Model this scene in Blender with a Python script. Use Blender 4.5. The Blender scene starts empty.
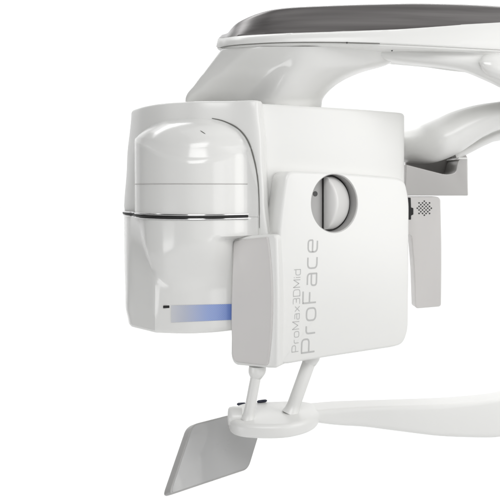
import bpy, bmesh, math, random
from mathutils import Vector, Matrix
random.seed(7)

# ------------------------------------------------------------------ camera, lamps, exposure
S = 0.0015            # metres per layout unit
D = 750.0             # camera distance in units
H = 188.0             # row of the eye level
CZ = 1.35             # eye height in metres
sc = bpy.context.scene
cd = bpy.data.cameras.new("Camera"); cam = bpy.data.objects.new("Camera", cd)
sc.collection.objects.link(cam)
cam.location = (0, -D * S, CZ); cam.rotation_euler = (math.radians(90), 0, 0)
cd.sensor_width = 36; cd.lens = 36 * D / 500; cd.shift_y = -(250 - H) / 500
cd.clip_start = 0.05; cd.clip_end = 100
sc.camera = cam
w = bpy.data.worlds.new("World"); sc.world = w; w.use_nodes = True
wt = w.node_tree; bg = wt.nodes["Background"]; bg.inputs[1].default_value = 1.0
wc = wt.nodes.new('ShaderNodeTexCoord'); ws = wt.nodes.new('ShaderNodeSeparateXYZ'); wr = wt.nodes.new('ShaderNodeMapRange')
wt.links.new(wc.outputs['Generated'], ws.inputs[0]); wt.links.new(ws.outputs[0], wr.inputs[0]); wt.links.new(wr.outputs[0], bg.inputs[0])
wr.inputs['From Min'].default_value = -0.7; wr.inputs['From Max'].default_value = 0.7      # dim studio side, bright studio side
wr.inputs['To Min'].default_value = 0.06; wr.inputs["To Max"].default_value = 0.27
sc.view_settings.view_transform = 'Standard'; sc.view_settings.look = 'None'
sc.view_settings.exposure = 0.0; sc.view_settings.gamma = 1

def lamp(name, loc, aim, sx, sy, power, col=(1, 1, 1)):
    l = bpy.data.lights.new(name, 'AREA'); l.shape = 'RECTANGLE'; l.size = sx; l.size_y = sy
    l.energy = power; l.color = col
    o = bpy.data.objects.new(name, l); sc.collection.objects.link(o); o.location = loc
    o.rotation_euler = (Vector(aim) - Vector(loc)).to_track_quat('-Z', 'Y').to_euler()
    return o
lamp('key_softbox', (1.2, -0.25, 1.62), (0.15, 0.1, 1.3), 0.6, 1.1, 6.4, (1, 0.995, 0.98))
lamp('front_softbox', (0.0, -2.15, 2.75), (0, 0, 1.3), 1.6, 1.1, 31)
lamp('right_front_softbox', (1.6, -1.4, 1.3), (0.2, 0.1, 1.25), 1.0, 1.2, 6)
lamp('left_fill_softbox', (-1.9, -1.1, 0.75), (-0.1, 0, 1.1), 1.0, 0.8, 9)
lamp('top_softbox', (0.2, -0.2, 2.75), (0.1, 0.1, 1.3), 1.6, 1.0, 3)
lamp('backdrop_lamp', (0, 1.3, 3.6), (0, 3.2, 0.8), 5.0, 1.2, 84)
lamp('backdrop_floor_lamp', (0, 1.9, 3.8), (0, 2.0, 0), 5.0, 1.6, 42)

# ------------------------------------------------------------------ materials
def mat(name, col, rough=0.3, metal=0.0, coat=0.0, emis=None, var=0.0, spec=0.5):
    m = bpy.data.materials.new(name); m.use_nodes = True; nt = m.node_tree
    b = nt.nodes['Principled BSDF']
    b.inputs['Base Color'].default_value = (*col, 1); b.inputs['Roughness'].default_value = rough
    b.inputs['Metallic'].default_value = metal; b.inputs['Coat Weight'].default_value = coat
    b.inputs['Coat Roughness'].default_value = 0.04
    b.inputs['Specular IOR Level'].default_value = spec
    if var:
        tc = nt.nodes.new('ShaderNodeTexCoord'); n = nt.nodes.new('ShaderNodeTexNoise')
        n.inputs['Scale'].default_value = 9; n.inputs['Detail'].default_value = 5
        nt.links.new(tc.outputs['Object'], n.inputs['Vector'])
        r = nt.nodes.new('ShaderNodeMapRange')
        r.inputs['To Min'].default_value = rough - var; r.inputs['To Max'].default_value = rough + var
        nt.links.new(n.outputs['Fac'], r.inputs['Value']); nt.links.new(r.outputs[0], b.inputs['Roughness'])
    return m
WHITE = mat('white_plastic', (0.78, 0.78, 0.765), 0.30, coat=0.0, var=0.015, spec=0.5)
GLOSS = mat('gloss_white_plastic', (0.77, 0.77, 0.755), 0.17, coat=0.0, var=0.01, spec=0.6)
SATIN = mat('satin_shade_grey_plastic', (0.40, 0.396, 0.39), 0.34, var=0.05)  # greyed to hold the knob recess's shade; touch panel shares it
GREYP = mat('light_grey_plastic', (0.60, 0.585, 0.575), 0.40, var=0.05)
CHROME = mat('chrome', (0.62, 0.62, 0.62), 0.14, 1.0)
KNOBM = mat('knob_plastic', (0.68, 0.675, 0.665), 0.25)
BLACK = mat('black_rubber', (0.012, 0.012, 0.012), 0.5)
NAVY = mat('navy_plastic', (0.012, 0.016, 0.04), 0.35)
SEAM = mat('seam_shadow_gap', (0.13, 0.13, 0.12), 0.6)
SOFTSEAM = mat('soft_seam', (0.42, 0.41, 0.40), 0.6)
INK = mat('grey_ink', (0.49, 0.49, 0.485), 0.5)
DOT = mat('dark_grey_dot', (0.05, 0.05, 0.05), 0.5)
STEEL = mat('brushed_grey_bracket', (0.50, 0.49, 0.48), 0.40, 0.25, var=0.06)
GLASS = mat('touch_glass', (0.48, 0.48, 0.48), 0.08, coat=1.0)
FLOORM = mat('backdrop_paper', (0.93, 0.93, 0.93), 0.9, spec=0.0)

# dark silver lacquer with its reflections painted in as faint lengthwise streaks
TOPM = mat('dark_silver_lacquer', (0.20, 0.19, 0.188), 0.27, 0.35, coat=0.0, spec=0.4)
nt = TOPM.node_tree; b = nt.nodes['Principled BSDF']
tc = nt.nodes.new('ShaderNodeTexCoord'); mp = nt.nodes.new('ShaderNodeMapping')
mp.inputs['Scale'].default_value = (0.8, 9, 34)
n = nt.nodes.new('ShaderNodeTexNoise'); n.inputs['Scale'].default_value = 2.2; n.inputs['Detail'].default_value = 4
cr_ = nt.nodes.new('ShaderNodeValToRGB')
cr_.color_ramp.elements[0].position = 0.3; cr_.color_ramp.elements[0].color = (0.10, 0.094, 0.093, 1)
cr_.color_ramp.elements[1].position = 0.7; cr_.color_ramp.elements[1].color = (0.19, 0.181, 0.179, 1)
nt.links.new(tc.outputs['Object'], mp.inputs['Vector']); nt.links.new(mp.outputs[0], n.inputs['Vector'])
nt.links.new(n.outputs['Fac'], cr_.inputs['Fac']); nt.links.new(cr_.outputs[0], b.inputs['Base Color'])

# printed strip: dotted halftone running from the housing's own grey into blue (UV x = along strip)
BLUE = mat('blue_halftone_print', (0.2, 0.3, 0.6), 0.3)
nt = BLUE.node_tree; b = nt.nodes['Principled BSDF']
uv = nt.nodes.new('ShaderNodeUVMap'); sep = nt.nodes.new('ShaderNodeSeparateXYZ')
nt.links.new(uv.outputs[0], sep.inputs[0])
rp = nt.nodes.new('ShaderNodeValToRGB')
e = rp.color_ramp.elements
e[0].position = 0.0; e[0].color = (0.60, 0.61, 0.64, 1)
e[1].position = 1.0; e[1].color = (0.13, 0.235, 0.62, 1)
x = e.new(0.22); x.color = (0.47, 0.50, 0.60, 1)
x = e.new(0.6); x.color = (0.27, 0.36, 0.66, 1)
nt.links.new(sep.outputs[0], rp.inputs[0])
def mth(op, a, bb):
    m_ = nt.nodes.new('ShaderNodeMath'); m_.operation = op
    for i, v in enumerate((a, bb)):
        if isinstance(v, (int, float)): m_.inputs[i].default_value = v
        else: nt.links.new(v, m_.inputs[i])
    return m_.outputs[0]
sx = mth('SINE', mth('MULTIPLY', sep.outputs[0], 210), 0); sy = mth('SINE', mth('MULTIPLY', sep.outputs[1], 56), 0)
dots = mth('MULTIPLY', mth('GREATER_THAN', mth('MULTIPLY', sx, sy), 0.1), 0.22)
mx = nt.nodes.new('ShaderNodeMixRGB'); mx.inputs[2].default_value = (0.62, 0.64, 0.68, 1)
nt.links.new(dots, mx.inputs[0]); nt.links.new(rp.outputs[0], mx.inputs[1]); nt.links.new(mx.outputs[0], b.inputs['Base Color'])

# ------------------------------------------------------------------ geometry helpers
def W(x, y, z): return Vector((x * S, y * S, CZ + z * S))
def P(px, py, d):                       # a layout column/row at a depth -> world
    k = (D + d) / D
    return W((px - 250) * k, d, (H - py) * k)
def Z(px, d, z):                        # a layout column at a depth, real height z
    return W((px - 250) * (D + d) / D, d, z)
A = math.radians(32); cA, sA = math.cos(A), math.sin(A); X0 = 15.0
def B(u, v, n): return W(X0 + u * cA + n * sA, u * sA - n * cA, v)     # frame of the turned housing
def Buv(px, py, n):
    q = px - 250
    u = (q * (D - n * cA) - D * (X0 + n * sA)) / (D * cA - q * sA)
    y = u * sA - n * cA
    return (u, (H - py) * (D + y) / D)

def cr(pts, n, closed=False):
    """Catmull-Rom resample, n segments per span, any tuple length"""
    out = []; N = len(pts); spans = N if closed else N - 1
    for i in range(spans):
        if closed: a, b_, c, d_ = (pts[(i + k) % N] for k in (-1, 0, 1, 2))
        else: a, b_, c, d_ = pts[max(i - 1, 0)], pts[i], pts[i + 1], pts[min(i + 2, N - 1)]
        for j in range(n):
            t = j / n
            out.append(tuple(0.5 * (2 * q + (r - p) * t + (2 * p - 5 * q + 4 * r - s) * t * t + (3 * q - p - 3 * r + s) * t ** 3)
                             for p, q, r, s in zip(a, b_, c, d_)))
    if not closed: out.append(tuple(pts[-1]))
    return out
def lerp_tab(tab, x):
    if x <= tab[0][0]: return tab[0][1]
    for (a, va), (b_, vb) in zip(tab, tab[1:]):
        if x <= b_: return va + (vb - va) * (x - a) / (b_ - a)
    return tab[-1][1]
def smooth_tab(tab, x):
    if x <= tab[0][0]: return tab[0][1]
    for (a, va), (b_, vb) in zip(tab, tab[1:]):
        if x <= b_:
            t = (x - a) / (b_ - a); t = t * t * (3 - 2 * t); return va + (vb - va) * t
    return tab[-1][1]
def round_poly(pts, r, seg=6, closed=True):
    out = []; N = len(pts)
    rr = r if isinstance(r, (list, tuple)) else [r] * N
    for i in range(N):
        p = Vector(pts[i]); q = rr[i]
        if q <= 0 or (not closed and i in (0, N - 1)): out.append(tuple(p)); continue
        a = Vector(pts[i - 1]) - p; c = Vector(pts[(i + 1) % N]) - p
        q = min(q, a.length * .49, c.length * .49)
        a = p + a.normalized() * q; c = p + c.normalized() * q
        for k in range(seg + 1):
            t = k / seg; out.append(tuple(a * (1 - t) ** 2 + p * 2 * t * (1 - t) + c * t * t))
    return out
def densify(pts, step):
    out = []
    for i in range(len(pts)):
        a = Vector(pts[i]); c = Vector(pts[(i + 1) % len(pts)]); k = max(1, int((c - a).length / step))
        for j in range(k): out.append(tuple(a.lerp(c, j / k)))
    return out
def offset(pts, o):                      # inward offset of a CCW/CW 2D outline
    N = len(pts); area = sum(pts[i][0] * pts[(i + 1) % N][1] - pts[(i + 1) % N][0] * pts[i][1] for i in range(N))
    s = 1 if area > 0 else -1; out = []
    for i in range(N):
        a = Vector(pts[(i + 1) % N]) - Vector(pts[i - 1])
        if a.length < 1e-9: out.append(pts[i]); continue
        a.normalize(); out.append((pts[i][0] - a.y * o * s, pts[i][1] + a.x * o * s))
    return out

ROOT = bpy.data.objects.new('dental_x-ray_scanner'.replace('-', '_'), None)
sc.collection.objects.link(ROOT); ROOT.location = (0, 0.12, 0)
ROOT['label'] = 'white dental imaging scanner with dark silver canopy, domed sensor head and turned camera module'
ROOT['category'] = 'dental scanner'

def obj(name, bm, m, parent=ROOT, smooth=35, mats=None, label=None):
    bmesh.ops.remove_doubles(bm, verts=bm.verts, dist=1e-7)
    bmesh.ops.recalc_face_normals(bm, faces=bm.faces)
    big = [f for f in bm.faces if len(f.verts) > 8]
    flat = set()
    if big:
        res = bmesh.ops.triangulate(bm, faces=big, quad_method='BEAUTY', ngon_method='EAR_CLIP')
        bm.faces.index_update(); flat = {f.index for f in res['faces']}
    me = bpy.data.meshes.new(name); bm.to_mesh(me); bm.free()
    for mm in (mats or [m]): me.materials.append(mm)
    for p in me.polygons: p.use_smooth = p.index not in flat
    me.set_sharp_from_angle(angle=math.radians(smooth))
    o = bpy.data.objects.new(name, me); sc.collection.objects.link(o)
    if parent is not None:
        o.parent = parent
        base = parent
        off = Vector((0, 0, 0))
        while base is not None: off += base.location; base = base.parent
        me.transform(Matrix.Translation(-off))
    if label: o['label'] = label
    return o
def loft(rings, bm=None, closed=True, caps=(True, True)):
    bm = bm or bmesh.new()
    R = [[bm.verts.new(p) for p in r] for r in rings]
    n = len(R[0])
    for a, b_ in zip(R, R[1:]):
        for i in range(n if closed else n - 1):
            j = (i + 1) % n
            try: bm.faces.new((a[i], a[j], b_[j], b_[i]))
            except ValueError: pass
    if caps[0]: bm.faces.new(R[0])
    if caps[1]: bm.faces.new(R[-1])
    return bm
def slab(mp, outline, back, front, r, bulge=0.0, bm=None, rb=1.0, seg=6, fill=6):
    """rounded slab: outline (a,b), extruded from back to front along the third coordinate"""
    rings = []
    for k in range(3):
        t = k / 2 * math.pi / 2
        rings.append([(*p, back + rb * (1 - math.sin(t)) * (1 if front > back else -1)) for p in offset(outline, rb * (1 - math.cos(math.pi / 2 - t) if False else 1 - math.sin(t)))])
    sgn = 1 if front > back else -1
    rings[0] = [(*p, back) for p in offset(outline, rb)]
    rings[1] = [(*p, back + sgn * rb * .3) for p in offset(outline, rb * .3)]
    rings[2] = [(*p, back + sgn * rb) for p in outline]
    for k in range(seg + 1):
        t = k / seg * math.pi / 2
        rings.append([(*p, front - sgn * r * (1 - math.sin(t))) for p in offset(outline, r * (1 - math.cos(t)))])
    inner = offset(outline, r)
    cx = sum(p[0] for p in inner) / len(inner); cy = sum(p[1] for p in inner) / len(inner)
    for k in range(1, fill):
        s_ = 1 - k / fill
        rings.append([(cx + (p[0] - cx) * s_, cy + (p[1] - cy) * s_, front + sgn * bulge * (1 - s_ * s_)) for p in inner])
    return loft([[mp(*p) for p in rg] for rg in rings], bm)
def tube(path, r, seg=10, bm=None, caps=True):
    bm = bm or bmesh.new(); rings = []
    up = Vector((0, 0, 1))
    for i, p in enumerate(path):
        t = (Vector(path[min(i + 1, len(path) - 1)]) - Vector(path[max(i - 1, 0)])).normalized()
        a = t.cross(up if abs(t.z) < .95 else Vector((0, 1, 0))).normalized(); b_ = t.cross(a).normalized()
        rr = r[i] if isinstance(r, (list, tuple)) else r
        rings.append([Vector(p) + (a * math.cos(2 * math.pi * k / seg) + b_ * math.sin(2 * math.pi * k / seg)) * rr * S for k in range(seg)])
    return loft(rings, bm, caps=(caps, caps))
def boolean(o, cutbm, op='DIFFERENCE'):
    bmesh.ops.recalc_face_normals(cutbm, faces=cutbm.faces)
    me = bpy.data.meshes.new('cut'); cutbm.to_mesh(me); cutbm.free()
    c = bpy.data.objects.new('cut', me); sc.collection.objects.link(c)
    base = o.parent; off = Vector((0, 0, 0))
    while base is not None: off += base.location; base = base.parent
    c.location = off * 0; me.transform(Matrix.Translation(off * 0))
    md = o.modifiers.new('b', 'BOOLEAN'); md.object = c; md.operation = op; md.solver = 'EXACT'
    bpy.context.view_layer.update()
    dg = bpy.context.evaluated_depsgraph_get()
    new = bpy.data.meshes.new_from_object(o.evaluated_get(dg)); o.modifiers.clear()
    o.data = new; new.set_sharp_from_angle(angle=math.radians(30))
    bpy.data.objects.remove(c)

# ------------------------------------------------------------------ backdrop sweep
prof = [(-6, 0)] + [(y, 0) for y in (-3, 0, 1.0, 1.8)] + [(1.8 + 1.4 * math.sin(a), 1.4 - 1.4 * math.cos(a)) for a in [math.pi / 2 * k / 12 for k in range(1, 13)]] + [(3.2, 2.5), (3.2, 4.2)]
bm = bmesh.new(); rows = [[bm.verts.new((x, y, z)) for y, z in prof] for x in (-3.6, 3.6)]
for i in range(len(prof) - 1): bm.faces.new((rows[0][i], rows[1][i], rows[1][i + 1], rows[0][i + 1]))
bd = obj('backdrop', bm, FLOORM, None); bd['kind'] = 'structure'

# ------------------------------------------------------------------ canopy (dark top, white rim)
TIP = [(219, 95), (223, 62), (236, 36), (256, 18), (285, 6), (330, 0), (380, 2), (430, 10), (500, 24), (580, 42)]
def canopy_ring(pys, din, dx):
    pts = []
    for i, ((px, d), py) in enumerate(zip(TIP, pys)):
        q = P(px + dx[i], py, d + din[i]); pts.append(tuple(q))
    last = pts[-1]; first = pts[0]
    back = [(last[0] + .03, last[1] + .09, last[2]), (last[0] - .12, last[1] + .15, last[2]), ((last[0] + first[0]) / 2, .12 + last[1], (last[2] + first[2]) / 2), (first[0] + .07, first[1] + .09, first[2])]
    return [Vector(p) for p in cr(pts + back, 8, True)]
Z10 = [0] * 10
rimB = [48, 47, 45.2, 43.8, 42.6, 42.4, 43.6, 45.8, 49.5, 54]
rimT = [39.5, 38, 36.2, 34.8, 33.2, 31.8, 30.2, 28, 22.8, 16]
rings = [canopy_ring([p + 2 for p in rimB], [30] * 10, [14, 12, 8, 5, 2, 0, 0, 0, 0, 0]),
         canopy_ring([p + 1.6 for p in rimB], [6] * 10, [3, 3, 2, 1, 0, 0, 0, 0, 0, 0]),
         canopy_ring(rimB, Z10, Z10),
         canopy_ring([b_ * .93 + t * .07 for b_, t in zip(rimB, rimT)], [-1] * 10, [-.4] + [0] * 9),
         canopy_ring([b_ * .6 + t * .4 for b_, t in zip(rimB, rimT)], [-1] * 10, [.3] + [0] * 9),
         canopy_ring([b_ * .25 + t * .75 for b_, t in zip(rimB, rimT)], [1] * 10, [1, .8, .5, 0, 0, 0, 0, 0, 0, 0]),
         canopy_ring(rimT, [5] * 10, [1.5, 1.5, .8, 0, 0, 0, 0, 0, 0, 0])]
canopy = obj('canopy', loft(rings), WHITE)
sil = [36.4, 32.6, 22.5, 12.8, 8.0, 5.6, 4.1, 3.6, 6.2, 13]
dxs = [5, 5, 2, 4, 0, 0, 0, 0, 0, 0]
def mixc(t, s_): return [a * (1 - t) + b_ * t for a, b_ in zip(rimT, s_)]
rings = [canopy_ring([p + .4 for p in rimT], [6] * 10, [1.8, 1.8, 1, 0, 0, 0, 0, 0, 0, 0])]
for t, di in ((.0, 7), (.1, 8), (.35, 12), (.6, 16.5), (.85, 21), (.96, 23), (1.0, 25.5), (1.0, 29), (.985, 40), (.97, 60)):
    rings.append(canopy_ring(mixc(t, sil), [di] * 10, [1.8 + (a - 1.8) * t if i < 2 else a * t for i, a in enumerate(dxs)]))
obj('canopy_cover', loft(rings), TOPM, canopy)
obj('neck_collar', loft([canopy_ring([p + a for p in rimB], [o] * 10, [g, g * .8, g * .5, g * .3, 0, 0, 0, 0, 0, 0]) for a, o, g in ((-.5, 3, 2), (.3, 1.6, 1), (.9, 1.2, .7), (2.4, 2, 1.6), (4, 6, 4), (4.6, 11, 8))]), WHITE, canopy)
# shadow gap between the rim and the neck
gap = [P(px - .3, py + .1, d - .9) for (px, d), py in zip(TIP[:8], rimB[:8])]
gap = [Vector(p) for p in cr([tuple(g) for g in gap[:7]], 8)]
obj('seam', tube([g + Vector((0, 0, .0)) for g in gap], .35, 6), SEAM, canopy)
for px, py, d in ((347, 42.8, -1.5), (392, 50.5, 24)):
    bm = bmesh.new(); bmesh.ops.create_uvsphere(bm, u_segments=10, v_segments=6, radius=.9 * S, matrix=Matrix.Translation(P(px, py, d)))
    obj('screw', bm, DOT, canopy)

# overhead arm carrying the canopy, leaving to the right
def arm_ring(px, t, b_, d0, d1, r=.32):
    py = [(b_, d0 + 40), (b_, d0 + 14), (b_ - (b_ - t) * .25, d0), (t + (b_ - t) * .3, d0), (t, d0 + 12), (t, d1), (b_, d1)]
    return [Vector(p) for p in cr([tuple(P(px, y, d)) for y, d in py], 6, True)]
st = [(352, 43, 52, 60, 150), (375, 43, 58, 40, 150), (397, 43.5, 62, 32, 150), (420, 44.5, 64.5, 30, 160), (440, 46, 66.5, 28, 170), (463, 47, 70, 28, 180), (482, 48, 77, 28, 180), (500, 49, 85, 30, 190), (530, 51, 101, 36, 200), (570, 54, 125, 44, 210)]
obj('overhead_arm', loft([arm_ring(*s_) for s_ in cr(st, 4)]), WHITE)
st = [(479, 60, 64, 26, 60), (482, 55, 71, 22, 60), (488, 53, 76, 20, 60), (500, 52.5, 80.5, 20, 60), (540, 54, 98, 26, 70)]
obj('joint_cover', loft([arm_ring(*s_) for s_ in cr(st, 4)]), GLOSS)

# ------------------------------------------------------------------ neck
LV = [(112, 187, 321, 262), (101.5, 186, 322, 262), (97, 186.6, 324, 265), (92, 189, 328, 269), (85, 195, 336, 275), (78, 200, 348, 281), (72, 205, 363, 287), (66, 209.5, 384, 294), (60, 214, 392.5, 299), (54, 218.5, 395, 304), (49, 222.5, 395, 308), (46.5, 228, 390, 310)]
rings = []
for py, L, R_, M in cr(LV, 3):
    k = (101.5 - py) / 55
    kk = 1 - k
    ctrl = [(L, 118 - 40 * k), (L + 4, 104 - 54 * k), (L + (M - L) * .35, 92 - 72 * k), (L + (M - L) * .75, 68 - 58 * k), (M + 2, 40 - 34 * k),
            (M + (R_ - M) * .35, 36 - 24 * k), (M + (R_ - M) * .75, 52 - 26 * k), (R_ - 3, 78 - 34 * k), (R_, 100 - 34 * k), (R_ - 8, 135), ((L + R_) / 2, 170), (L + 14, 145)]
    rings.append([P(a, py, d) for a, d in cr(ctrl, 8, True)])
neck = obj('neck', loft(rings), GLOSS, smooth=60)

# ------------------------------------------------------------------ sensor head
def shell_plan(z):
    L = smooth_tab([(-145, 128.5), (-125, 125.6), (-60, 124.2), (-25, 124), (30, 127), (87, 131.3)], z)
    R_ = smooth_tab([(-60, 273), (-12, 268), (40, 265.5), (87, 262)], z)
    f = smooth_tab([(0, 16), (55, 0)], z)
    f2 = smooth_tab([(-60, -1), (87, -5)], z)
    L += smooth_tab([(-36, 4), (-24, 0)], z)
    return [(L + 3, 140), (L, 104), (L + 4, 76), (L + 13.5, 48 + f * .4), (L + 32, 20 + f * .8), (L + 56, 7 + f * .9), (202, 2 + f), (230, f * .9), (R_ - 9, f2 - 1), (R_ - 2.5, f2 + 4), (R_ + .5, f2 + 16), (R_ + 2, 60), (R_ - 2, 110), (258, 145), (235, 158), (190, 162), (150, 160), (L + 10, 158)]
def inset_plan(pl, t):
    return [(p + (205 - p) * t * .02 * (1 if abs(p - 205) > 20 else 0), d + (2.2 * t if d < 100 else -2.2 * t)) for p, d in pl]
zs = [(87.4, 1.6), (87.2, .8), (86.2, .25), (84.5, 0)] + [(84.5 - i * 7, 0) for i in range(1, 33)] + [(-143, .5), (-144, 1.5)]
rings = [[Z(a, d, z) for a, d in cr(inset_plan(shell_plan(z), t), 8, True)] for z, t in zs]
head = obj('sensor_head', loft(rings), WHITE)

def shell_d(px, z):
    pl = cr(shell_plan(z), 12)[:12 * 11]
    return min(pl, key=lambda q: abs(q[0] - px) + max(0, q[1] - 105))[1]
COLS = [((134.5, 48), 139, (138, 139)), ((137, 24), 142, (143, 132)), ((147, 1), 146.5, (152, 125)), ((165, -17), 156, (166, 119.5)), ((190, -25), 160.5, (186, 116.8)),
        ((214, -21), 159, (209, 117.6)), ((234, -10), 156, (233, 125)), ((247.5, -1), 156, (247.5, 140)), ((258, -3), 160, (254.8, 160))]
bot = cr([c[0] for c in COLS], 8); cre = cr([(c[1],) for c in COLS], 8); top = cr([c[2] for c in COLS], 8)
def dome_rows():
    rows = []
    n = len(bot)
    for f in [i / 14 for i in range(15)] + ['a', 'b', 'c', 'd'] + [i / 10 for i in range(1, 11)]:
        row = []
        for i in range(n):
            (bx_, bd_), (cy,), (tx, ty) = bot[i], cre[i], top[i]
            zc = (H - cy) * (D + bd_) / D
            td = shell_d(tx, (H - ty)) + 4.0
            zt = (H - ty) * (D + td) / D
            base = Vector((bx_, bd_, zc)); tp = Vector((tx, td, zt))
            dirn = (tp - base); 
            if len(rows) < 15: p = (bx_, bd_, -28.6 + (zc - 4 + 28.6) * f)
            elif f in ('a', 'b', 'c', 'd'):
                q = 'abcd'.index(f) / 3 * .8 + .1
                a = Vector((bx_, bd_, zc - 4)); c = base + dirn * min(.12, .5)
                p = tuple(a * (1 - q) ** 2 + base * 2 * q * (1 - q) + c * q * q)
            else:
                t = .12 + .88 * f
                v = base + dirn * t; bul = math.sin(math.pi * t) * dirn.length * .14
                p = (v.x, v.y - bul * .8, v.z + bul * .6)
            row.append(p)
        rows.append(row)
    return rows
rows = dome_rows()
rings = [[Z(*p) for p in r] + [Z(246, 95, r[-1][2]), Z(150, 95, r[0][2])] for r in rows]
dome = obj('dome_cover', loft(rings), GLOSS, head, smooth=50)
# seam along the dome's right shoulder, level seam, small slit
path = [(212, 118.3, -2.2), (224, 121.2, -2.2), (238, 128.5, -2.5), (248, 141, -3), (254.3, 160, -1), (257.8, 180, 2), (259.2, 203, 7), (259.4, 228, 10)]
sp = []
for q in cr(path, 6):
    zz = (H - q[1]); sp.append(P(q[0], q[1], shell_d(q[0], zz) - .3))
obj('seam', tube(sp, [.25 + .5 * math.sin(math.pi * min(1, (i + 2) / (len(sp)))) for i in range(len(sp))], 8), SEAM, head)
obj('seam', tube([Z(a, d - .12, 4.0) for a, d in bot[2:-8]], .38, 6), SOFTSEAM, dome)
def plan_path(z, left=True):
    pl = [(124.2, 100), (126.5, 78), (131, 60)] + [c[0] for c in COLS[:-1]]
    return [Z(a, d, z) for a, d in cr(pl, 8)]
def outpath(z, o):
    pl = cr([(123.6, 104), (125.5, 80), (130, 62)] + [c[0] for c in COLS[:8]], 8)
    return [Z(190 + (a - 190) * (1 + o / 60), d - o * max(0, min(1, (60 - d) / 60)), z) for a, d in pl]
band = obj('trim_band', tube(outpath(-26.3, .5), 1.05, 10), CHROME, head)
tube_b = tube(outpath(-30.2, .5), .95, 10); obj('trim_ring', tube_b, CHROME, band)
obj('gap', tube(outpath(-28.3, .35), .95, 8), BLACK, band)

# lower cover: round at the band, folding into a flat front with a sharp left corner
def lower_ring(z, inset=0):
    L = smooth_tab([(-145, 128.5), (-125, 125.6), (-60, 124.4), (-32, 124.4)], z)
    sx_, sd = lerp_tab([(-145, 135.5), (-120, 133), (-32, 130.5)], z), lerp_tab([(-145, 25), (-95, 36), (-32, 60)], z)
    do = smooth_tab([(-145, 48), (-32, 104)], z)
    bx_ = smooth_tab([(-96, 155), (-84, 152)], z) if z < -84 else lerp_tab([(-84, 152), (-66, 146), (-48, 141), (-32, 137.5)], z)
    bd_ = lerp_tab([(-145, 0), (-96, 2), (-66, 15), (-48, 22), (-32, 28)], z)
    kq = []
    for (cx_, cd_), u in zip([COLS[2][0], COLS[3][0], COLS[4][0], COLS[5][0], COLS[6][0], COLS[7][0], (258, -3)], (.06, .2, .36, .56, .76, .9, 1)):
        fx = bx_ + (262 - bx_) * u; fd = 0 - 3.5 * math.sin(math.pi * min(1, u * 1.1)) + 14 * u * u
        arch = -90 + 15 * math.sin(math.pi * min(1, u * .8 + .02))
        t = max(0, min(1, (arch + 30 - z) / 58)); t = t * t * (3 - 2 * t)
        fd = 20 * u ** .9 - 12 * math.sin(math.pi * min(1, u / .8))
        sk = smooth_tab([(-53, 1), (-47, 0)], z) * 16 * smooth_tab([(223, 0), (235, 1)], cx_)
        kq.append((max(cx_, bx_ + 60 * u) * (1 - t) + fx * t, (cd_ + sk) * (1 - t) + fd * t))
    left = [(L + 6, do + 50), (L + .5, do + 14), (L, do), (L + 2.2, do * .35 + sd * .65)] + [(sx_, sd)]
    ring = cr(left, 5)[:-1] + [(sx_ + (bx_ - sx_) * j / 8, sd + (bd_ - sd) * j / 8) for j in range(8)] + cr([(bx_, bd_)] + kq, 8) + [(255, 140)]
    return [(a + (195 - a) * inset * .012, d + inset * (1.2 if d < 90 else -1)) for a, d in ring]
zs = [(-26.5 - i * 2.1, 0) for i in range(55)] + [(-142, 0), (-143.6, .3), (-144.7, 1.0), (-145.2, 2.2)]
def zsag(a, d, z): return Z(a, d, z)
lower = obj('lower_cover', loft([[Z(a, d, z) for a, d in lower_ring(z, t if z < -29 else .9)] for z, t in zs]), GLOSS, head, smooth=31)

def lower_front(px, z):
    r = lower_ring(z); r = [q for q in r if q[1] < 60][-60:]
    for (a, d), (b_, e_) in zip(r, r[1:]):
        if a <= px <= b_: return d + (e_ - d) * (px - a) / max(1e-6, b_ - a)
    return 0
# printed blue strip
bm = bmesh.new(); uvl = bm.loops.layers.uv.new('UVMap'); N = 24; M = 4; g = []
for j in range(M + 1):
    row = []
    for i in range(N + 1):
        px = 171 + 80 * i / N; tpy = 305.5 - 1.0 * i / N * 2 + j / M * (322.5 - 305.5 - 1.5 * i / N)
        z = -(tpy - H); d = lower_front(px, z) - .35
        row.append((bm.verts.new(P(px, tpy, d)), i / N * 80 / 62, j / M))
    g.append(row)
for j in range(M):
    for i in range(N):
        q = [g[j][i], g[j][i + 1], g[j + 1][i + 1], g[j + 1][i]]
        f = bm.faces.new([v[0] for v in q])
        for l, v in zip(f.loops, q): l[uvl].uv = (v[1], v[2])
obj('blue_strip', bm, BLUE, lower)
dd = lower_front(166.5, -119) - .3
obj('status_window', slab(lambda a, b_, c: P(166.5 + a, 306.8 + b_, dd - c), round_poly([(-3.4, -1.2), (3.4, -1.4), (3.4, 1.2), (-3.4, 1.4)], .6), -1, .25, .1, rb=.1), BLACK, lower)
from mathutils.bvhtree import BVHTree
def on_surface(o, px, py, lift):
    off = ROOT.location
    bv = BVHTree.FromPolygons([v.co + off for v in o.data.vertices], [tuple(p.vertices) for p in o.data.polygons])
    eye = Vector((0, -D * S, CZ)); dr = (P(px, py, 0) - eye).normalized()
    h = bv.ray_cast(eye, dr)
    return (h[0] - dr * lift * S) if h[0] is not None else P(px, py, 0)
obj('slit', tube([on_surface(dome, 200.3 + 5.1 * t, 130.6 + 3.3 * t, .15) for t in (0, .25, .5, .75, 1)], [.15, .4, .45, .4, .15], 6), SEAM, dome)

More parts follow.
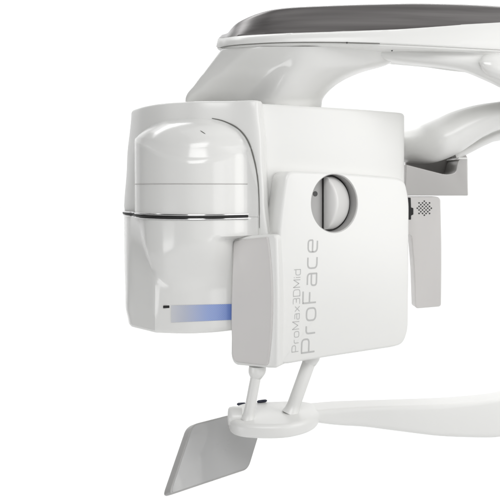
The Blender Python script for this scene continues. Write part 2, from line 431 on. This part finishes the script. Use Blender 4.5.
# ------------------------------------------------------------------ main housing (turned 32 degrees)
uR = Buv(411, 200, 0)[0]
zs = [(86, 3.2), (85.6, 1.6), (84.6, .6), (82.5, .0)] + [(82.5 - i * 8, 0) for i in range(1, 32)] + [(-171.8, 0.6), (-173, 2)]
rings = []
for z, ins in zs:
    ur = uR + smooth_tab([(-172, -1), (-60, 2), (30, 3), (86, 3)], z) - ins
    bot_n = smooth_tab([(-172, -14), (-150, -3), (-140, 0)], z)
    ul = smooth_tab([(-60, 6), (0, 1), (86, -4)], z)
    nbk = smooth_tab([(-173, -40), (-135, -60), (-110, -130)], z)
    pl = [(ul, nbk), (ul, -7 - ins), (ul + .8, -5 - ins)]
    K = 16
    for k in range(K + 1):
        u = ul + 3 + (ur - 16 - ul - 3) * k / K
        pl.append((u, -ins + bot_n - 1.0 - 11.0 * (1 - k / K) ** 2 - 3.5 * max(0, k / K - .6) ** 2 / .16))
    for k in range(1, 7):
        t = k / 6 * math.pi / 2
        pl.append((ur - 16 + 16 * math.sin(t), -ins + bot_n - 4.5 - 16 * (1 - math.cos(t))))
    pl.append((ur, nbk))
    rings.append([B(u, z, n) for u, n in pl])
housing = obj('housing', loft(rings), WHITE, smooth=50)

# ------------------------------------------------------------------ camera module on the housing
FN = 14.5
ol_px = [(286.5, 171), (340, 173), (395, 177.2), (405.5, 180), (410, 200), (409, 330), (404, 344), (395, 347.2), (330, 357), (286, 364.5), (278.5, 363), (277, 300), (278, 240), (281.5, 205)]
ol = [Buv(a, b_, FN) for a, b_ in ol_px]
ol = densify(round_poly(ol, [9, 30, 10, 12, 20, 20, 12, 10, 30, 8, 5, 30, 30, 20]), 3)
module = obj('camera_module', slab(B, ol, -9, FN, 3.6, bulge=.8, fill=10, seg=8), WHITE, smooth=40)
# recess
kc = Buv(334.7, 203.2, FN); RR = abs(Buv(358.2, 203, FN)[0] - Buv(311.2, 203, FN)[0]) / 2
REC = 13.0
bm = loft([[B(kc[0] + RR * math.cos(t) * f, kc[1] + RR * math.sin(t) * f, nn) for t in [2 * math.pi * k / 72 for k in range(72)]] for nn, f in ((FN - REC, .985), (FN - 1.2, .985), (FN + 1.0, 1.01), (FN + 15, 1.01))])
boolean(module, bm)
module.data.materials.clear(); module.data.materials.append(WHITE)
for p in module.data.polygons: p.use_smooth = True; p.material_index = 0
fl = FN - REC
circ = [2 * math.pi * k / 64 for k in range(64)]
bm = loft([[B(kc[0] + RR * .95 * math.cos(t), kc[1] + RR * .95 * math.sin(t), nn) for t in circ] for nn in (fl - 1, fl + .35)])
obj('recess_shade_ring', loft([[B(kc[0] + RR * f * math.cos(t), kc[1] + RR * f * math.sin(t), nn) for t in circ] for nn, f in ((fl + .1, .99), (FN - .9, .99), (FN - .9, .965), (fl + .1, .965))] , caps=(False, False)), SATIN, module)  # added lining, its grey stands in for shade on the recess wall
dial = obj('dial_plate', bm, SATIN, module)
uc = Buv(322.8, 203, fl)[0] - kc[0]
RD = RR * .955
def dshape(r, c0):
    th = math.acos(c0 / r); return [(kc[0] + r * math.cos(-th + 2 * th * k / 48), kc[1] + r * math.sin(-th + 2 * th * k / 48)) for k in range(49)]
obj('gasket', loft([[B(u, v, nn) for u, v in dshape(RD + .9, uc - 1.3)] for nn in (fl + .1, fl + 1.6)]), BLACK, module)
r2 = RD - 1.4
bm = bmesh.new(); grid = []
NR, NC = 44, 22
for i in range(NR + 1):
    vv = -1 + 2 * i / NR; hmax = math.sqrt(max(0, r2 * r2 - uc * uc)); v = math.sin(vv * math.pi / 2) * hmax * .998
    ue = math.sqrt(max(r2 * r2 - v * v, uc * uc)); row = []
    hh = 1 - (v / hmax) ** 2
    for s_, hp in [(0, 0), (0, .35), (.012, .5)] + [(k / NC, None) for k in range(1, NC + 1)]:
        cst = .07 + .20 * hh
        if hp is None:
            hp = .5 + .5 * math.sin(min(1, s_ / cst) * math.pi / 2) if s_ < cst else (1 - ((s_ - cst) / (1 - cst)) ** 1.3 * .80) * (1 if s_ < .999 else .6)
        row.append(bm.verts.new(B(kc[0] + uc + (ue - uc) * s_, kc[1] + v, fl + 1.2 + 12.5 * (.25 + .75 * hh ** .6) * hp)))
    grid.append(row)
for a, b_ in zip(grid, grid[1:]):
    for k in range(len(a) - 1): bm.faces.new((a[k], a[k + 1], b_[k + 1], b_[k]))
knob = obj('knob', bm, KNOBM, module, smooth=40)
dc = Buv(315, 193.8, fl)
bm = loft([[B(dc[0] + 2.9 * math.cos(t), dc[1] + 2.7 * math.sin(t), nn) for t in circ] for nn in (fl + .3, fl + .7)]); obj('dot', bm, DOT, module)

# lettering drawn as strokes on the module's front
G = {
 'P': (.68, [([(0, 0), (0, 1), (.68, 1), (.68, .45), (0, .45)], [0, .02, .22, .22, 0], 0)]),
 'r': (.38, [([(0, 0), (0, .7), (.38, .7)], [0, .2, 0], 0)]),
 'o': (.62, [([(0, 0), (.62, 0), (.62, .7), (0, .7)], [.25] * 4, 1)]),
 'F': (.6, [([(0, 0), (0, 1), (.6, 1)], [0, .02, 0], 0), ([(0, .5), (.54, .5)], [0, 0], 0)]),
 'a': (.6, [([(.04, .7), (.6, .7), (.6, 0), (0, 0), (0, .4), (.6, .4)], [0, .2, .02, .16, .16, 0], 0)]),
 'c': (.55, [([(.55, .7), (0, .7), (0, 0), (.55, 0)], [0, .24, .24, 0], 0)]),
 'e': (.6, [([(.56, 0), (0, 0), (0, .7), (.6, .7), (.6, .36), (0, .36)], [0, .24, .24, .2, .05, 0], 0)]),
 'M': (.82, [([(0, 0), (0, 1), (.41, .2), (.82, 1), (.82, 0)], [0, .02, .02, .02, 0], 0)]),
 'x': (.55, [([(0, 0), (.55, .7)], [0, 0], 0), ([(0, .7), (.55, 0)], [0, 0], 0)]),
 '3': (.6, [([(0, 1), (.6, 1), (.6, .53), (.15, .53)], [0, .2, .15, 0], 0), ([(.3, .53), (.6, .53), (.6, 0), (0, 0)], [0, .15, .2, 0], 0)]),
 'D': (.7, [([(0, 0), (0, 1), (.7, 1), (.7, 0)], [.02, .02, .32, .32], 1)]),
 'i': (.0, [([(0, 0), (0, .7)], [0, 0], 0), ([(0, .88), (0, 1)], [0, 0], 0)]),
 'd': (.6, [([(.6, 1), (.6, 0), (0, 0), (0, .7), (.6, .7)], [0, .02, .24, .24, 0], 0)])}
def lettering(word, px_top, px_base, py0, py1, stroke, gapw):
    u_top = Buv(px_top, 300, FN)[0]; u_b = Buv(px_base, 300, FN)[0]; cap = u_b - u_top
    v0 = Buv(px_base, py0, FN)[1]; v1 = Buv(px_base, py1, FN)[1]
    total = sum(G[c][0] for c in word) + gapw * (len(word) - 1); sc_ = (v1 - v0) / total
    bm = bmesh.new(); x0 = 0; lay = 0
    for c in word:
        wd, strokes = G[c]
        for pts, rad, cl in strokes:
            lay += 1
            pp = round_poly(pts, rad, 5, bool(cl))
            q = [Vector((u_b - y * cap + 3.4 * (x0 + x) * sc_ / 111, v0 + (x0 + x) * sc_)) for x, y in pp]
            cq = [q[0]]
            for p in q[1:]:
                if (p - cq[-1]).length > 1e-4: cq.append(p)
            q = cq; n_ = len(q); Ls = []; Rs = []
            for i, p in enumerate(q):
                if cl: a, b_ = q[i - 1], q[(i + 1) % n_]
                else: a, b_ = q[max(i - 1, 0)], q[min(i + 1, n_ - 1)]
                t1 = (p - a).normalized() if (p - a).length > 0 else (b_ - p).normalized()
                t2 = (b_ - p).normalized() if (b_ - p).length > 0 else t1
                tt = (t1 + t2).normalized() if (t1 + t2).length > 1e-3 else t1
                nrm = Vector((-tt.y, tt.x)); k = min(1.9, 1 / max(.35, nrm.dot(Vector((-t1.y, t1.x)))))
                Ls.append(p + nrm * stroke * k); Rs.append(p - nrm * stroke * k)
            h = FN + 1.15 + .012 * (lay % 3)
            hb = FN - .5
            def vv(p, hh): return bm.verts.new(B(p.x, p.y, hh))
            top_ = [(vv(a, h), vv(b_, h)) for a, b_ in zip(Ls, Rs)]
            rng = range(n_) if cl else range(n_ - 1)
            for i in rng:
                j = (i + 1) % n_; bm.faces.new((top_[i][0], top_[j][0], top_[j][1], top_[i][1]))
        x0 += wd + gapw
    me = obj('lettering', bm, INK, module)
    return me
def drop_letters(o):
    """lay the strokes on the module's slightly domed front"""
    me = module.data
    from mathutils.bvhtree import BVHTree
    bv = BVHTree.FromPolygons([v.co.copy() for v in me.vertices], [tuple(p.vertices) for p in me.polygons])
    nd = Vector((sA, -cA, 0))
    for v in o.data.vertices:
        lay = v.co.dot(nd) / S
        hit = bv.ray_cast(v.co + nd * .02, -nd)
        if hit[0] is not None: v.co = hit[0] + nd * S * (.12 + (lay * 1000 % 3) * .002)
for args in (('ProFace', 301.4, 314.4, 351.3, 240.0, .84, .28), ('ProMax3DMid', 291.8, 298.3, 351.3, 269.5, .4, .26)):
    drop_letters(lettering(*args))

# wing on the module's left side
kN, kF = (D - 15) / D, (D + 4) / D
WN = Vector(((270.5 - 250) * kN, -15, 0)); WF = Vector(((233.0 - 250) * kF, 4, 0))
wl = (WN - WF).length; wd = (WN - WF).normalized(); wn = Vector((wd.y, -wd.x, 0))
if wn.y > 0: wn = -wn
def Wm(a, b_, c):
    p = WF + wd * a + wn * c; return W(p.x, p.y, b_)
def vw(py, a): return (H - py) * (D + (WF + wd * a).y) / D
wo = [(0, vw(240.5, 0)), (wl - 3, vw(237, wl)), (wl + .3, vw(262, wl)), (wl + 2.3, vw(300, wl)), (wl + .5, vw(340, wl)), (wl - 3, vw(366.5, wl)), (-.8, vw(361.8, 0)), (-2.8, vw(320, 0))]
wo = densify(round_poly(wo, [5, 3, 40, 40, 40, 4, 7, 60]), 2.5)
wing = obj('side_cover', slab(Wm, wo, -8, 0, 1.5, bulge=-1.0, fill=12, seg=5), GREYP, smooth=40, label='satin grey side cover')
wo2 = [(-2, vw(237.5, 0)), (wl - 6, vw(234.6, wl)), (wl + 6, vw(234.6, wl)), (wl + 8, vw(300, wl)), (wl + 7, vw(368, wl)), (wl - 2, vw(369, wl)), (0, vw(365.5, 0)), (-4, vw(358, 0))]
wo2 = densify(round_poly(wo2, [6, 10, 5, 50, 5, 6, 6, 10]), 2.5)
obj('side_frame', slab(Wm, wo2, -34, -1.9, 3.2), WHITE, wing)

# ------------------------------------------------------------------ chin support: plate, arm, rods, barrel
ZT = -232.0
po = [(229, 12), (233, -4), (243, -13), (262, -17), (282, -16), (296, -10), (307, 0), (315, 14), (319, 32), (318, 50), (312, 62), (296, 69), (262, 66), (243, 60), (232, 42)]
pw = [((a - 250) * (D + d) / D, d) for a, d in cr(po, 7, True)]
plate = obj('chin_plate', slab(lambda a, b_, c: W(a, b_, c), pw, ZT - 13.5, ZT, 4.5, bulge=.5, rb=2.5), WHITE, smooth=50)
stt = [(296, 36, 62, 12, .2), (312, 31, 64, 13, .3), (326, 33, 68, 16, .5), (342, 37, 71, 19, .6), (365, 41, 73, 22, .8), (400, 45, 77, 28, .8), (440, 52, 84, 35, .5), (480, 62, 93, 41, 1.6), (500, 68, 100, 44, 3.5), (520, 78, 110, 46, 7), (560, 104, 136, 50, 18), (620, 150, 180, 50, 40)]
rings = []
for px, d0, d1, th, up in cr(stt, 5):
    x = (px - 250) * (D + d0) / D; x1 = (px - 250) * (D + d1) / D; t = ZT - .4 + up
    q = round_poly([(x, d0, t), (x1, d1, t), (x1, d1, t - th), (x, d0, t - th)], [5, 6, 6, 7], 6)
    rings.append([W(*p) for p in q])
obj('support_arm', loft(rings), WHITE, smooth=50)
# rods
def rod(a, b_, r, collar=None, foot=None):
    a, b_ = Vector(a), Vector(b_); n_ = 14
    pth = [a.lerp(b_, k / n_) for k in range(n_ + 1)]
    rr = [r] * (n_ + 1)
    rr[-1] = r * 1.38; rr[-2] = r * 1.10; 
    o = obj('rod', tube(pth, rr, 28), WHITE, smooth=60)
    return o
rod1 = rod(P(257.5, 368, 8), P(247.6, 419.8, 4), 5.3)
obj('collar', loft([[P(256.5 + dx_, py, 8) + Vector((r * S * math.cos(t), r * S * math.sin(t), 0)) for t in circ] for dx_, py, r in ((1, 366, 8.6), (.8, 370, 8.9), (.5, 372.5, 8.6), (.3, 374.5, 7.8), (0, 376.5, 6.6), (-.4, 378.5, 5.4))]), WHITE, rod1, smooth=60)
rod2 = rod(P(312, 354, 34), P(290.6, 413.5, 26), 6.9)
obj('collar', loft([[P(310.2 + dx_, py, 34) + Vector((r * S * math.cos(t), r * S * math.sin(t), 0)) for t in circ] for dx_, py, r in ((2, 352, 9.5), (.5, 360, 9), (-.3, 362.5, 8.2), (-.9, 365, 7))]), WHITE, rod2, smooth=60)
# hinge barrel at the plate's end
bm = loft([[W(-16 * 1.02 + dx_, 14 + 0 * t, 0) if False else P(233 + dx_, 414.6, 14) + Vector((0, r * S * math.cos(t), r * S * .8 * math.sin(t) - 2 * S)) for t in circ] for dx_, r in ((-5.2, 6), (-5, 9), (-3.6, 11.4), (0, 12.3), (5, 12.3), (9, 12))])
obj('hinge', bm, WHITE, plate, smooth=50)
for x0, y0, x1, y1 in ((237, 404.6, 246, 404.2), (257, 402.2, 267, 401.0)):
    a = P(x0, y0 - .4, 60); c = P(x1, y1 - .4, 62)
    obj('clip', tube([a, a.lerp(c, .15), a.lerp(c, .5), a.lerp(c, .85), c], [.7, 1.5, 1.6, 1.5, .7], 10), NAVY, plate)

# ------------------------------------------------------------------ tilted touch panel
TL, TR, BL, BR = P(192.5, 424.3, 30), P(268, 405, 150), P(168.5, 495.8, -40), P(248.5, 469, 34)
nrm = (TR - TL).cross(BL - TL).normalized()
if nrm.y > 0: nrm = -nrm
pn = (TR - TL).cross(BL - TL); ro = Vector((0, -D * S, CZ)); rd_ = BR - ro
BR = ro + rd_ * ((TL - ro).dot(pn) / rd_.dot(pn))
def Tm(a, b_, c):
    t = TL.lerp(TR, a); u_ = BL.lerp(BR, a); return t.lerp(u_, b_) + nrm * c * S
def unit_round(r=.1):
    wx = (TR - TL).length; wy = (BL - TL).length
    return [(x / wx, y / wy) for x, y in densify(round_poly([(0, 0), (wx, 0), (wx, wy), (0, wy)], r, 8), .004)]
def offu(pts, o):
    wx = (TR - TL).length; wy = (BL - TL).length
    q = offset([(x * wx, y * wy) for x, y in pts], o * S); return [(x / wx, y / wy) for x, y in q]
base = unit_round(.014)
rings = [[Tm(*p, c) for p in offu(base, o)] for o, c in ((2.5, -10), (.6, -9), (0, -7.5), (0, -1), (.3, -.3), (1.0, 0))]
tab = obj('touch_panel', loft(rings), SATIN, smooth=40)
sb = offu(base, 2.2); rings = []
for k in range(8):
    s_ = 1 - k / 8
    rings.append([Tm(.5 + (a - .5) * s_, .5 + (b_ - .5) * s_, .25 + .0 * (1 - s_ * s_)) for a, b_ in sb])
rings.insert(0, [Tm(a, b_, -.5) for a, b_ in sb])
obj('screen', loft(rings), GLASS, tab)

# ------------------------------------------------------------------ right: shoulder arm, bracket, speaker panel
def ell_sweep(stn, seg=36):
    rings = []
    for i, (px, py, d, ry, rd) in enumerate(stn):
        a = stn[max(i - 1, 0)]; c = stn[min(i + 1, len(stn) - 1)]
        t = Vector((c[0] - a[0], -(c[1] - a[1]))).normalized(); nn = Vector((-t.y, t.x))
        o = P(px, py, d)
        rings.append([o + Vector((nn.x * ry * math.cos(k) * S, rd * math.sin(k) * S, nn.y * ry * math.cos(k) * S)) for k in [2 * math.pi * j / seg for j in range(seg)]])
    return loft(rings)
st = [(372, 146, 200, 15, 40), (392, 146, 190, 18, 44), (415, 146, 165, 21.5, 50), (430, 143, 145, 24, 52), (446, 136.5, 140, 24, 50), (460, 129, 135, 22.5, 46), (478, 121, 130, 19, 42), (500, 115.5, 128, 16, 38), (540, 111, 130, 16, 38), (590, 110, 130, 16, 38)]
obj('shoulder_arm', ell_sweep(cr(st, 5)), WHITE, smooth=60)
st = [(449, 156, 185, 8, 30), (466, 147.5, 185, 8, 30), (482, 139.5, 183, 8, 30), (500, 134, 182, 8, 30), (560, 128, 182, 8, 30)]
obj('shoulder_trim', ell_sweep(cr(st, 4)), WHITE, smooth=60)
def front_slab(pts, rad, d0, d1, r, m, name, parent=ROOT, bul=0, sub=3):
    q = round_poly(pts, rad)
    return obj(name, slab(lambda a, b_, c: W((a - 250) * (D + d0) / D, c, (H - b_) * (D + d0) / D), q, d1, d0, r, bulge=bul, rb=.4, fill=1), m, parent, smooth=35)
bracket = front_slab([(406, 164.6), (443.5, 174.2), (450, 174.4), (456, 172.3), (457.5, 163), (460, 158.6), (467.3, 158.6), (468.3, 195.6), (405, 195.6)], [1.5, 4, 4, 5, 6, 2, 2, 1.5, 1.5], 126, 176, .8, STEEL, 'bracket')
front_slab([(406, 161), (440, 160), (458, 150), (464, 151), (467.6, 158), (467.9, 194), (406, 194)], [1] * 7, 177.5, 186, .6, STEEL, 'bracket_back', bracket)
front_slab([(459, 157.4), (467, 157.4), (467.8, 159.6), (457.5, 159.6)], [.6] * 4, 125.5, 180, .4, WHITE, 'bracket_lip', bracket)
sp = front_slab([(404, 196.6), (437.5, 196.6), (440.5, 199), (441.8, 250), (441.2, 306.5), (415.6, 308.6), (414.4, 270), (412.2, 242), (411.2, 234.6), (404, 234.4)], [2, 4, 4, 30, 3, 3, 20, 12, 3, 2], 128, 150, 1.0, GREYP, 'speaker_panel')
def F2(a, b_, c): return W((a - 250) * (D + 128) / D, 128 - c, (H - b_) * (D + 128) / D)
bm = bmesh.new()
for i in range(-4, 5):
    for j in range(-4, 5):
        x, y = i * 1.75 , j * 1.75
        if (i + j) % 2 == 0 and math.hypot(x, y) < 7.6:
            rg = [[F2(424.3 + x + .86 * math.cos(k), 208.2 + y + .86 * math.sin(k), c) for k in [2 * math.pi * q / 10 for q in range(10)]] for c in (-.4, .12)]
            loft(rg, bm)
obj('speaker_grille', bm, DOT, sp)
obj('latch', slab(F2, round_poly([(404, 197.6), (410.6, 197.6), (411, 207.5), (413.3, 208), (413.3, 214.5), (411, 215.5), (411, 219.6), (404, 219.6)], .6, 3), -1, .6, .2, rb=.2), BLACK, sp)
